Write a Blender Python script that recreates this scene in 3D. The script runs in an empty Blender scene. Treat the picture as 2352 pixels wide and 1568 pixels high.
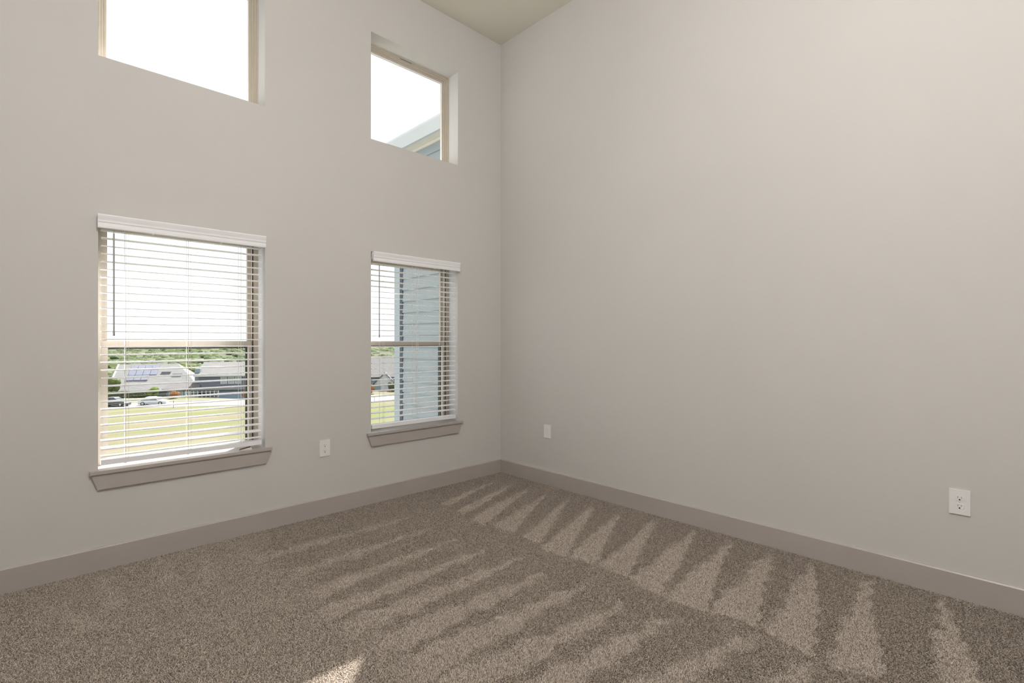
import bpy, bmesh, math, random
import numpy as np
from mathutils import Vector, Matrix

R = math.radians
random.seed(7)
rng = np.random.default_rng(7)
S = bpy.context.scene
COL = S.collection

# ------------------------------------------------------------------ camera
EYE = 1.22
AZ = R(46.07)                      # angle of the view axis from the +X axis
CA, SA = math.cos(AZ), math.sin(AZ)
cam = bpy.data.cameras.new('camera')
cam.sensor_width = 36.0
cam.lens = 36.0 * 1152.0 / 2352.0
cam.clip_start = 0.02
cam.clip_end = 3000
co = bpy.data.objects.new('camera', cam)
COL.objects.link(co)
co.location = (0, 0, EYE)
co.rotation_euler = (R(90), 0, AZ - R(90))
S.camera = co

# ------------------------------------------------------------------ world, sun, exposure
SKY = 1.6
SUN = 24.0
FILL_LAMP = 100.0  # strength of the added fill lamp
w = bpy.data.worlds.new('hazy_sky')
S.world = w
w.use_nodes = True
bg = w.node_tree.nodes['Background']
bg.inputs['Color'].default_value = (0.92, 0.965, 1.0, 1)
bg.inputs['Strength'].default_value = SKY
sl = bpy.data.lights.new('sun', 'SUN')
sl.energy = SUN
sl.angle = R(0.6)
sl.color = (1.0, 0.97, 0.92)
so = bpy.data.objects.new('sun', sl)
COL.objects.link(so)
SUN_EL, SUN_AZ = R(50.6), R(47.5)
sd = Vector((math.cos(SUN_EL) * math.cos(SUN_AZ), math.cos(SUN_EL) * math.sin(SUN_AZ), math.sin(SUN_EL)))
so.location = sd * 40
so.rotation_euler = sd.to_track_quat('Z', 'Y').to_euler()
S.view_settings.view_transform = 'Standard'
S.view_settings.look = 'None'
S.view_settings.gamma = 1.0
S.view_settings.use_curve_mapping = False
S.view_settings.exposure = 0.0
S.cycles.diffuse_bounces = 6
S.cycles.max_bounces = 14
S.cycles.transparent_max_bounces = 16
S.cycles.sample_clamp_indirect = 6.0

# ------------------------------------------------------------------ materials
MATS = {}


def srgb(r, g, b):
    def f(c):
        c /= 255.0
        return c / 12.92 if c <= 0.04045 else ((c + 0.055) / 1.055) ** 2.4
    return (f(r), f(g), f(b), 1.0)


def mat(name, col, rough=0.6, spec=0.3, noise=0.0, scale=8.0, bump=0.0, bscale=200.0, metal=0.0, stretch=None, col2=None, contrast=(0.35, 0.65)):
    m = bpy.data.materials.new(name)
    m.use_nodes = True
    nt = m.node_tree
    p = nt.nodes['Principled BSDF']
    p.inputs['Roughness'].default_value = rough
    p.inputs['Specular IOR Level'].default_value = spec
    p.inputs['Metallic'].default_value = metal
    p.inputs['Base Color'].default_value = col
    tc = nt.nodes.new('ShaderNodeTexCoord')
    src = tc.outputs['Object']
    if stretch:
        mp = nt.nodes.new('ShaderNodeMapping')
        mp.inputs['Scale'].default_value = stretch
        nt.links.new(src, mp.inputs['Vector'])
        src = mp.outputs['Vector']
    if noise or col2:
        n = nt.nodes.new('ShaderNodeTexNoise')
        n.inputs['Scale'].default_value = scale
        n.inputs['Detail'].default_value = 4
        nt.links.new(src, n.inputs['Vector'])
        cr = nt.nodes.new('ShaderNodeValToRGB')
        cr.color_ramp.elements[0].position = contrast[0]
        cr.color_ramp.elements[1].position = contrast[1]
        if col2:
            a, b = col, col2
        else:
            a = tuple(min(1, c * (1 - noise)) for c in col[:3]) + (1,)
            b = tuple(min(1, c * (1 + noise)) for c in col[:3]) + (1,)
        cr.color_ramp.elements[0].color = a
        cr.color_ramp.elements[1].color = b
        nt.links.new(n.outputs['Fac'], cr.inputs['Fac'])
        nt.links.new(cr.outputs['Color'], p.inputs['Base Color'])
    if bump:
        n2 = nt.nodes.new('ShaderNodeTexNoise')
        n2.inputs['Scale'].default_value = bscale
        n2.inputs['Detail'].default_value = 3
        nt.links.new(tc.outputs['Object'], n2.inputs['Vector'])
        bp = nt.nodes.new('ShaderNodeBump')
        bp.inputs['Strength'].default_value = bump
        bp.inputs['Distance'].default_value = 0.002
        nt.links.new(n2.outputs['Fac'], bp.inputs['Height'])
        nt.links.new(bp.outputs['Normal'], p.inputs['Normal'])
    MATS[name] = m
    return m


mat('wall_paint', (0.602, 0.586, 0.570, 1), 0.75, 0.2, noise=0.012, scale=1.2, bump=0.06, bscale=260)
mat('ceiling_paint', (0.74, 0.71, 0.62, 1), 0.9, 0.1, noise=0.01, scale=1.5, bump=0.08, bscale=200)
mat('trim_paint', (0.435, 0.398, 0.375, 1), 0.32, 0.5, noise=0.015, scale=5)
mat('vinyl_frame', (0.49, 0.44, 0.37, 1), 0.45, 0.35, noise=0.02, scale=10)
mat('dark_gasket', (0.035, 0.025, 0.02, 1), 0.7, 0.2, noise=0.1, scale=20)
mat('screen_bronze', (0.10, 0.10, 0.075, 1), 0.5, 0.4, noise=0.05, scale=20)
mat('blind_white', (0.85, 0.85, 0.875, 1), 0.4, 0.4, noise=0.01, scale=6)
mat('cord_white', (0.78, 0.77, 0.74, 1), 0.8, 0.1, noise=0.03, scale=80)
mat('wand_grey', (0.40, 0.41, 0.43, 1), 0.25, 0.5, noise=0.03, scale=30)
mat('clip_plastic', (0.62, 0.62, 0.62, 1), 0.2, 0.5, noise=0.02, scale=30)
mat('plate_white', (0.80, 0.80, 0.80, 1), 0.3, 0.5, noise=0.008, scale=20)
mat('slot_dark', (0.02, 0.02, 0.02, 1), 0.6, 0.2, noise=0.1, scale=60)
mat('slot_grey', (0.20, 0.20, 0.20, 1), 0.6, 0.2, noise=0.1, scale=60)
mat('brown_wood', (0.09, 0.035, 0.018, 1), 0.6, 0.3, noise=0.25, scale=90)
mat('carpet_backing', (0.20, 0.168, 0.145, 1), 0.95, 0.05, noise=0.15, scale=150)
mat('siding_blue', (0.26, 0.288, 0.293, 1), 0.6, 0.25, noise=0.03, scale=3)
mat('corner_blue', (0.31, 0.345, 0.355, 1), 0.6, 0.25, noise=0.02, scale=3)
mat('fascia_white', (0.50, 0.515, 0.52, 1), 0.5, 0.3, noise=0.02, scale=3)
mat('soffit_beige', (0.60, 0.57, 0.49, 1), 0.6, 0.2, noise=0.03, scale=3)
mat('roof_shingle', (0.19, 0.186, 0.186, 1), 0.9, 0.1, noise=0.10, scale=1.2, stretch=(0.6, 3, 3))
mat('roof_shingle_pale', (0.125, 0.12, 0.12, 1), 0.9, 0.1, noise=0.08, scale=1.2, stretch=(0.6, 3, 3))
mat('wall_slate', (0.14, 0.155, 0.195, 1), 0.7, 0.2, noise=0.08, scale=2, stretch=(0.3, 0.3, 6))  # lightened so that the colour carries the outdoor haze
mat('wall_bluegrey', (0.22, 0.27, 0.29, 1), 0.7, 0.2, noise=0.06, scale=2, stretch=(0.3, 0.3, 6))
mat('house_white', (0.52, 0.53, 0.54, 1), 0.6, 0.2, noise=0.03, scale=2)
mat('house_trim_dark', (0.07, 0.08, 0.10, 1), 0.6, 0.2, noise=0.05, scale=3)
mat('solar_blue', (0.165, 0.17, 0.22, 1), 0.25, 0.5, noise=0.06, scale=2)
mat('garage_blue', (0.25, 0.33, 0.41, 1), 0.5, 0.3, noise=0.03, scale=2)
mat('window_pale', (0.33, 0.38, 0.37, 1), 0.15, 0.5, noise=0.08, scale=2)
mat('window_dark', (0.05, 0.06, 0.07, 1), 0.1, 0.5, noise=0.1, scale=2)
mat('car_white', (0.50, 0.51, 0.54, 1), 0.25, 0.5, noise=0.01, scale=2)
mat('car_black', (0.04, 0.042, 0.05, 1), 0.25, 0.5, noise=0.05, scale=2)
mat('car_glass', (0.05, 0.06, 0.07, 1), 0.05, 0.6, noise=0.05, scale=2)
mat('tyre', (0.03, 0.03, 0.03, 1), 0.8, 0.2, noise=0.1, scale=9)
mat('alloy', (0.45, 0.45, 0.46, 1), 0.3, 0.5, noise=0.05, scale=9)
mat('lamp_lens', (0.7, 0.7, 0.68, 1), 0.1, 0.6, noise=0.02, scale=9)
mat('concrete', (0.17, 0.165, 0.16, 1), 0.9, 0.1, noise=0.05, scale=0.6)
mat('lawn_grass', (0.088, 0.098, 0.042, 1), 0.95, 0.05, scale=0.16, stretch=(0.35, 1.3, 1), col2=(0.116, 0.102, 0.070, 1), contrast=(0.36, 0.62))
mat('hill_grass', (0.056, 0.068, 0.040, 1), 0.95, 0.05, scale=0.02, col2=(0.074, 0.076, 0.050, 1), contrast=(0.35, 0.65))
mat('scrub_leaf', (0.13, 0.15, 0.105, 1), 0.9, 0.05, scale=0.05, col2=(0.17, 0.18, 0.14, 1))  # pale tones put the distant haze into the leaf colour
mat('tree_leaf', (0.10, 0.125, 0.06, 1), 0.9, 0.1, scale=1.2, col2=(0.14, 0.16, 0.06, 1))
mat('bush_leaf', (0.075, 0.12, 0.04, 1), 0.9, 0.1, scale=2.2, col2=(0.14, 0.15, 0.06, 1))
mat('orange_leaf', (0.22, 0.11, 0.055, 1), 0.9, 0.1, scale=2.2, col2=(0.22, 0.16, 0.09, 1))
mat('hedge_leaf', (0.08, 0.095, 0.06, 1), 0.9, 0.1, scale=1.5, col2=(0.12, 0.14, 0.06, 1))
mat('bark', (0.12, 0.09, 0.065, 1), 0.9, 0.1, noise=0.2, scale=5)

# leaves let part of the sun through
for nm, tcol in (('scrub_leaf', (0.55, 0.62, 0.42, 1)), ('tree_leaf', (0.4, 0.47, 0.24, 1)), ('bush_leaf', (0.5, 0.6, 0.25, 1)),
                 ('hedge_leaf', (0.3, 0.34, 0.2, 1)), ('orange_leaf', (0.75, 0.45, 0.25, 1))):
    nt = MATS[nm].node_tree
    po = nt.nodes['Principled BSDF']
    ts = nt.nodes.new('ShaderNodeBsdfTranslucent')
    ts.inputs['Color'].default_value = tcol
    ms = nt.nodes.new('ShaderNodeMixShader')
    ms.inputs['Fac'].default_value = 0.6 if nm == 'scrub_leaf' else 0.45
    nt.links.new(po.outputs['BSDF'], ms.inputs[1])
    nt.links.new(ts.outputs['BSDF'], ms.inputs[2])
    nt.links.new(ms.outputs['Shader'], nt.nodes['Material Output'].inputs['Surface'])

# glow of the added fill lamp: the only emitter inside the room
m = mat('fill_diffuser', (0.8, 0.78, 0.74, 1), 0.5, 0.2, noise=0.01, scale=4)
pb = m.node_tree.nodes['Principled BSDF']
pb.inputs['Emission Color'].default_value = (1.0, 0.985, 0.972, 1)
pb.inputs['Emission Strength'].default_value = FILL_LAMP

# thin window glass
m = bpy.data.materials.new('window_glass')
m.use_nodes = True
nt = m.node_tree
nt.nodes.clear()
out = nt.nodes.new('ShaderNodeOutputMaterial')
mx = nt.nodes.new('ShaderNodeMixShader')
tr = nt.nodes.new('ShaderNodeBsdfTransparent')
gl = nt.nodes.new('ShaderNodeBsdfGlossy')
fr = nt.nodes.new('ShaderNodeFresnel')
tr.inputs['Color'].default_value = (0.975, 0.985, 0.98, 1)
gl.inputs['Roughness'].default_value = 0.02
fr.inputs['IOR'].default_value = 1.45
ge = nt.nodes.new('ShaderNodeNewGeometry')
mm_ = nt.nodes.new('ShaderNodeMath')
mm_.operation = 'MULTIPLY_ADD'                # reflect on entering only: no false total reflection inside the thin pane
mm_.inputs[1].default_value = -1.0
nt.links.new(ge.outputs['Backfacing'], mm_.inputs[0])
mm_.inputs[2].default_value = 1.0
m2_ = nt.nodes.new('ShaderNodeMath')
m2_.operation = 'MULTIPLY'
nt.links.new(mm_.outputs[0], m2_.inputs[0])
nt.links.new(fr.outputs['Fac'], m2_.inputs[1])
nt.links.new(m2_.outputs[0], mx.inputs['Fac'])
nt.links.new(tr.outputs['BSDF'], mx.inputs[1])
nt.links.new(gl.outputs['BSDF'], mx.inputs[2])
nt.links.new(mx.outputs['Shader'], out.inputs['Surface'])
MATS['window_glass'] = m

# carpet yarn: each yarn has its own tone
m = bpy.data.materials.new('carpet_yarn')
m.use_nodes = True
nt = m.node_tree
p = nt.nodes['Principled BSDF']
p.inputs['Roughness'].default_value = 0.9
p.inputs['Specular IOR Level'].default_value = 0.1
hi = nt.nodes.new('ShaderNodeHairInfo')
cr = nt.nodes.new('ShaderNodeValToRGB')
cr.color_ramp.elements[0].position = 0.0
cr.color_ramp.elements[0].color = (0.235, 0.197, 0.165, 1)
cr.color_ramp.elements[1].position = 1.0
cr.color_ramp.elements[1].color = (0.63, 0.56, 0.50, 1)
e = cr.color_ramp.elements.new(0.45)
e.color = (0.435, 0.375, 0.325, 1)
nt.links.new(hi.outputs['Random'], cr.inputs['Fac'])
nt.links.new(cr.outputs['Color'], p.inputs['Base Color'])
MATS['carpet_yarn'] = m


# ------------------------------------------------------------------ helpers
def tag(o, label=None, cat=None, group=None, kind=None):
    if label: o['label'] = label
    if cat: o['category'] = cat
    if group: o['group'] = group
    if kind: o['kind'] = kind
    return o


def box(bm, x0, x1, y0, y1, z0, z1):
    vs = [bm.verts.new(c) for c in ((x0, y0, z0), (x1, y0, z0), (x1, y1, z0), (x0, y1, z0),
                                    (x0, y0, z1), (x1, y0, z1), (x1, y1, z1), (x0, y1, z1))]
    for f in ((0, 3, 2, 1), (4, 5, 6, 7), (0, 1, 5, 4), (1, 2, 6, 5), (2, 3, 7, 6), (3, 0, 4, 7)):
        bm.faces.new([vs[i] for i in f])
    return vs


def extrude_x(bm, prof, x0, x1, inset0=None, inset1=None):
    """closed (y, z) profile swept along X"""
    a = [bm.verts.new((x0, y, z)) for y, z in prof]
    b = [bm.verts.new((x1, y, z)) for y, z in prof]
    n = len(prof)
    for i in range(n):
        j = (i + 1) % n
        bm.faces.new((a[i], a[j], b[j], b[i]))
    bm.faces.new(a[::-1])
    bm.faces.new(b)


def poly(bm, pts, faces):
    vs = [bm.verts.new(p) for p in pts]
    for f in faces:
        bm.faces.new([vs[i] for i in f])
    return vs


def tube(bm, pts, r, seg=6):
    """round bar along a list of points"""
    rings = []
    n = len(pts)
    for i, p in enumerate(pts):
        p = Vector(p)
        d = (Vector(pts[min(i + 1, n - 1)]) - Vector(pts[max(i - 1, 0)])).normalized()
        u = d.orthogonal().normalized()
        v = d.cross(u)
        rings.append([bm.verts.new(p + (u * math.cos(k * 2 * math.pi / seg) + v * math.sin(k * 2 * math.pi / seg)) * r) for k in range(seg)])
    for a, b in zip(rings, rings[1:]):
        for k in range(seg):
            bm.faces.new((a[k], a[(k + 1) % seg], b[(k + 1) % seg], b[k]))
    bm.faces.new(rings[0][::-1])
    bm.faces.new(rings[-1])


def blob(bm, c, r, sx=1, sy=1, sz=1, sub=1, rough=0.25):
    g = bmesh.ops.create_icosphere(bm, subdivisions=sub, radius=1.0)
    for v in g['verts']:
        k = r * (1 + random.uniform(-rough, rough))
        v.co = Vector((c[0] + v.co.x * k * sx, c[1] + v.co.y * k * sy, c[2] + v.co.z * k * sz))


def mk(name, bm, m, parent=None, bevel=0.0, smooth=False, seg=2, local=False, offset=None):
    """link a bmesh as one object; coordinates are in the parent's frame"""
    if bevel:
        es = [e for e in bm.edges if len(e.link_faces) == 2 and e.calc_face_angle(0) > 0.5]
        bmesh.ops.bevel(bm, geom=es, offset=bevel, segments=seg, affect='EDGES', clamp_overlap=True)
    bmesh.ops.recalc_face_normals(bm, faces=bm.faces[:])
    me = bpy.data.meshes.new(name)
    bm.to_mesh(me)
    bm.free()
    me.materials.append(MATS[m])
    if smooth:
        me.polygons.foreach_set('use_smooth', [True] * len(me.polygons))
        me.set_sharp_from_angle(angle=R(40))
    o = bpy.data.objects.new(name, me)
    COL.objects.link(o)
    if parent:
        o.parent = parent
    return o


def empty(name, loc=(0, 0, 0), rz=0.0):
    o = bpy.data.objects.new(name, None)
    o.empty_display_size = 0.1
    o.location = loc
    o.rotation_euler = (0, 0, rz)
    COL.objects.link(o)
    return o


def new():
    return bmesh.new()


# ------------------------------------------------------------------ room shell
XR, YW, ZC = 3.174, 3.447, 3.985       # right wall, window wall, ceiling
XL, YB = -0.78, -1.35                  # walls out of the frame
WALL_T = 0.20
W1 = (0.265, 1.1005)                   # opening of the left pair of windows
W2 = (1.850, 2.672)                    # opening of the right pair of windows
SILL, HEAD, USILL, UHEAD = 0.535, 1.896, 2.742, 3.547


def pierced_wall(bm, xs, zs, holes, y0, y1):
    nx, nz = len(xs) - 1, len(zs) - 1
    solid = lambda i, k: 0 <= i < nx and 0 <= k < nz and (i, k) not in holes
    cache = {}

    def v(x, y, z):
        key = (round(x, 5), round(y, 5), round(z, 5))
        if key not in cache:
            cache[key] = bm.verts.new(key)
        return cache[key]
    for i in range(nx):
        for k in range(nz):
            if not solid(i, k):
                continue
            a, b, c, d = xs[i], xs[i + 1], zs[k], zs[k + 1]
            bm.faces.new((v(a, y0, c), v(b, y0, c), v(b, y0, d), v(a, y0, d)))
            bm.faces.new((v(a, y1, c), v(a, y1, d), v(b, y1, d), v(b, y1, c)))
            if not solid(i - 1, k): bm.faces.new((v(a, y0, c), v(a, y0, d), v(a, y1, d), v(a, y1, c)))
            if not solid(i + 1, k): bm.faces.new((v(b, y0, c), v(b, y1, c), v(b, y1, d), v(b, y0, d)))
            if not solid(i, k - 1): bm.faces.new((v(a, y0, c), v(a, y1, c), v(b, y1, c), v(b, y0, c)))
            if not solid(i, k + 1): bm.faces.new((v(a, y0, d), v(b, y0, d), v(b, y1, d), v(a, y1, d)))


bm = new()
pierced_wall(bm, [XL - 0.1, W1[0], W1[1], W2[0], W2[1], XR + 0.02],
             [-0.15, SILL - 0.018, HEAD, USILL, UHEAD, ZC + 0.15],
             {(1, 1), (1, 3), (3, 1), (3, 3)}, YW, YW + WALL_T)
tag(mk('wall_left', bm, 'wall_paint'), 'pale greige painted wall with the four window openings', 'wall', kind='structure')

bm = new(); box(bm, XR, XR + 0.12, YB - 0.1, YW + WALL_T, -0.15, ZC + 0.15)
tag(mk('wall_right', bm, 'wall_paint'), 'plain tall greige painted wall with two outlet plates low down', 'wall', kind='structure')
bm = new(); box(bm, XL - 0.1, XR + 0.1, YB - 0.1, YB, -0.15, ZC + 0.15)
tag(mk('wall_back', bm, 'wall_paint'), 'greige painted wall behind the camera', 'wall', kind='structure')
bm = new(); box(bm, XL - 0.1, XL, YB - 0.1, YW + 0.02, -0.15, ZC + 0.15)
tag(mk('wall_side', bm, 'wall_paint'), 'greige painted wall beside the left windows, outside the frame', 'wall', kind='structure')
bm = new(); box(bm, XL - 0.1, XR + 0.1, YB - 0.1, YW + 0.1, -0.15, 0.0)
tag(mk('floor', bm, 'carpet_backing'), 'floor slab under the beige carpet pile', 'floor', kind='structure')
bm = new(); box(bm, XL - 0.1, XR + 0.1, YB - 0.1, YW + 0.1, ZC, ZC + 0.15)
tag(mk('ceiling', bm, 'ceiling_paint'), 'flat cream painted ceiling high above the carpet', 'ceiling', kind='structure')

BB_H, BB_T = 0.127, 0.014


def baseboard(name, length, loc, rz, label):
    bm = new()
    prof = [(0, 0), (-BB_T, 0), (-BB_T, BB_H - 0.006), (-BB_T + 0.005, BB_H), (0, BB_H)]
    extrude_x(bm, prof, 0, length)
    o = mk(name, bm, 'trim_paint')
    o.location = loc
    o.rotation_euler = (0, 0, rz)
    tag(o, label, 'baseboard', kind='structure')


baseboard('baseboard_left', XR - XL, (XL, YW, 0), 0, 'taupe painted baseboard running under the windows')
baseboard('baseboard_right', YW - YB - BB_T, (XR, YW - BB_T, 0), R(-90), 'taupe painted baseboard along the plain right wall')
baseboard('baseboard_side', YW - YB - BB_T, (XL, YB, 0), R(90), 'taupe painted baseboard on the side wall outside the frame')

# ------------------------------------------------------------------ windows
FY0, FY1 = YW + 0.132, YW + 0.215      # window unit sits at the outer side of the wall


def frame_ring(bm, x0, x1, z0, z1, w_, y0, y1, wb=None, wt=None):
    wb = w_ if wb is None else wb
    wt = w_ if wt is None else wt
    box(bm, x0, x0 + w_, y0, y1, z0, z1)
    box(bm, x1 - w_, x1, y0, y1, z0, z1)
    box(bm, x0 + w_, x1 - w_, y0, y1, z0, z0 + wb)
    box(bm, x0 + w_, x1 - w_, y0, y1, z1 - wt, z1)


def hung_window(name, x0, x1, label):
    z0, z1 = SILL, HEAD
    cx = (x0 + x1) / 2
    r = empty(name, (cx, FY0, z0))
    tag(r, label, 'window', kind='structure')
    X0, X1, H = x0 - cx, x1 - cx, z1 - z0
    mid = 1.203 - z0
    bm = new()
    frame_ring(bm, X0, X1, 0, H, 0.022, 0, 0.083, wb=0.008)
    frame_ring(bm, X0 + 0.022, X1 - 0.022, 0.008, H - 0.022, 0.008, 0.012, 0.083, wb=0.004)
    mk('frame', bm, 'vinyl_frame', r, bevel=0.002, seg=1)
    a, b = X0 + 0.030, X1 - 0.030
    bm = new()
    frame_ring(bm, a, b, mid - 0.012, H - 0.03, 0.024, 0.048, 0.072, wb=0.030)
    us = mk('upper_sash', bm, 'vinyl_frame', r, bevel=0.002, seg=1)
    bm = new(); box(bm, a + 0.022, b - 0.022, 0.058, 0.062, mid + 0.016, H - 0.052)
    mk('pane', bm, 'window_glass', us)
    bm = new()
    frame_ring(bm, a, b, 0.012, mid + 0.020, 0.024, 0.016, 0.042, wb=0.020, wt=0.036)
    ls = mk('lower_sash', bm, 'vinyl_frame', r, bevel=0.002, seg=1)
    bm = new(); box(bm, a + 0.022, b - 0.022, 0.027, 0.031, 0.030, mid - 0.014)
    mk('pane', bm, 'window_glass', ls)
    bm = new()
    box(bm, b - 0.001, b + 0.0006, 0.0125, 0.0155, mid + 0.02, H - 0.03)
    box(bm, b - 0.0045, b + 0.0006, 0.0090, 0.0118, 0.03, H - 0.03)
    ws = mk('weatherstrip', bm, 'dark_gasket', r)
    ws['label'] = 'thin dark track line in the right jamb'
    bm = new()
    frame_ring(bm, X0 + 0.030, X1 - 0.030, 0.010, mid, 0.028, 0.073, 0.082, wb=0.016)
    sf = mk('screen_frame', bm, 'screen_bronze', r)
    sf['label'] = 'dark bronze insect screen frame outside the lower sash'
    return r


def fixed_window(name, x0, x1, label):
    z0, z1 = USILL, UHEAD
    cx = (x0 + x1) / 2
    r = empty(name, (cx, FY0, z0))
    tag(r, label, 'window', kind='structure')
    X0, X1, H = x0 - cx, x1 - cx, z1 - z0
    bm = new()
    frame_ring(bm, X0, X1, 0, H, 0.010, 0, 0.068)
    frame_ring(bm, X0 + 0.010, X1 - 0.010, 0.010, H - 0.010, 0.012, 0.010, 0.068)
    fo = mk('frame', bm, 'vinyl_frame', r, bevel=0.0015, seg=1)
    bm = new(); box(bm, -0.075, 0.035, 0.0085, 0.0102, H - 0.0165, H - 0.0125)
    sl_ = mk('weep_slot', bm, 'screen_bronze', fo)
    sl_['label'] = 'narrow dark slot in the head of the frame'
    bm = new()
    frame_ring(bm, X0 + 0.022, X1 - 0.022, 0.022, H - 0.022, 0.012, 0.022, 0.066)
    frame_ring(bm, X0 + 0.034, X1 - 0.034, 0.034, H - 0.034, 0.014, 0.034, 0.064)
    sa = mk('sash', bm, 'vinyl_frame', r, bevel=0.0015, seg=1)
    bm = new(); box(bm, X0 + 0.046, X1 - 0.046, 0.050, 0.054, 0.046, H - 0.046)
    mk('pane', bm, 'window_glass', sa)
    bm = new(); frame_ring(bm, X0 + 0.048, X1 - 0.048, 0.048, H - 0.048, 0.004, 0.040, 0.0495)
    gb = mk('glazing_bead', bm, 'blind_white', sa)
    gb['label'] = 'thin white bead around the glass'
    return r


hung_window('window_1', W1[0], W1[1], 'lower left hung window with tan frame behind the wide open blind')
hung_window('window_2', W2[0], W2[1], 'lower window nearest the room corner, tan frame behind an open blind')
fixed_window('window_3', W1[0], W1[1], 'bare fixed upper window over the left blind, cut by the top of the photo')
fixed_window('window_4', W2[0], W2[1], 'bare fixed upper window near the room corner showing a roof eave')


def window_trim(name, x0, x1, label):
    cx = (x0 + x1) / 2
    r = empty(name, (cx, YW, SILL - 0.018))
    tag(r, label, 'window sill', kind='structure')
    hw = (x1 - x0) / 2
    bm = new()
    box(bm, -hw, hw, 0.0, 0.132, 0.0, 0.018)
    mk('stool', bm, 'trim_paint', r)
    bm = new()
    box(bm, -hw - 0.036, hw + 0.036, -0.030, 0.0, 0.0, 0.018)
    mk('stool_nosing', bm, 'trim_paint', r, bevel=0.005, seg=2)
    bm = new()
    t, b = hw + 0.032, hw + 0.002
    pts = [(-t, -0.018, 0), (t, -0.018, 0), (b, -0.018, -0.083), (-b, -0.018, -0.083),
           (-t, 0.0, 0), (t, 0.0, 0), (b, 0.0, -0.083), (-b, 0.0, -0.083)]
    poly(bm, pts, [(0, 3, 2, 1), (4, 5, 6, 7), (0, 1, 5, 4), (1, 2, 6, 5), (2, 3, 7, 6), (3, 0, 4, 7)])
    mk('apron', bm, 'trim_paint', r, bevel=0.0015, seg=1)


window_trim('trim_1', W1[0], W1[1], 'taupe window sill with tapered apron under the left window')
window_trim('trim_2', W2[0], W2[1], 'taupe window sill with tapered apron under the window near the corner')


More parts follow.
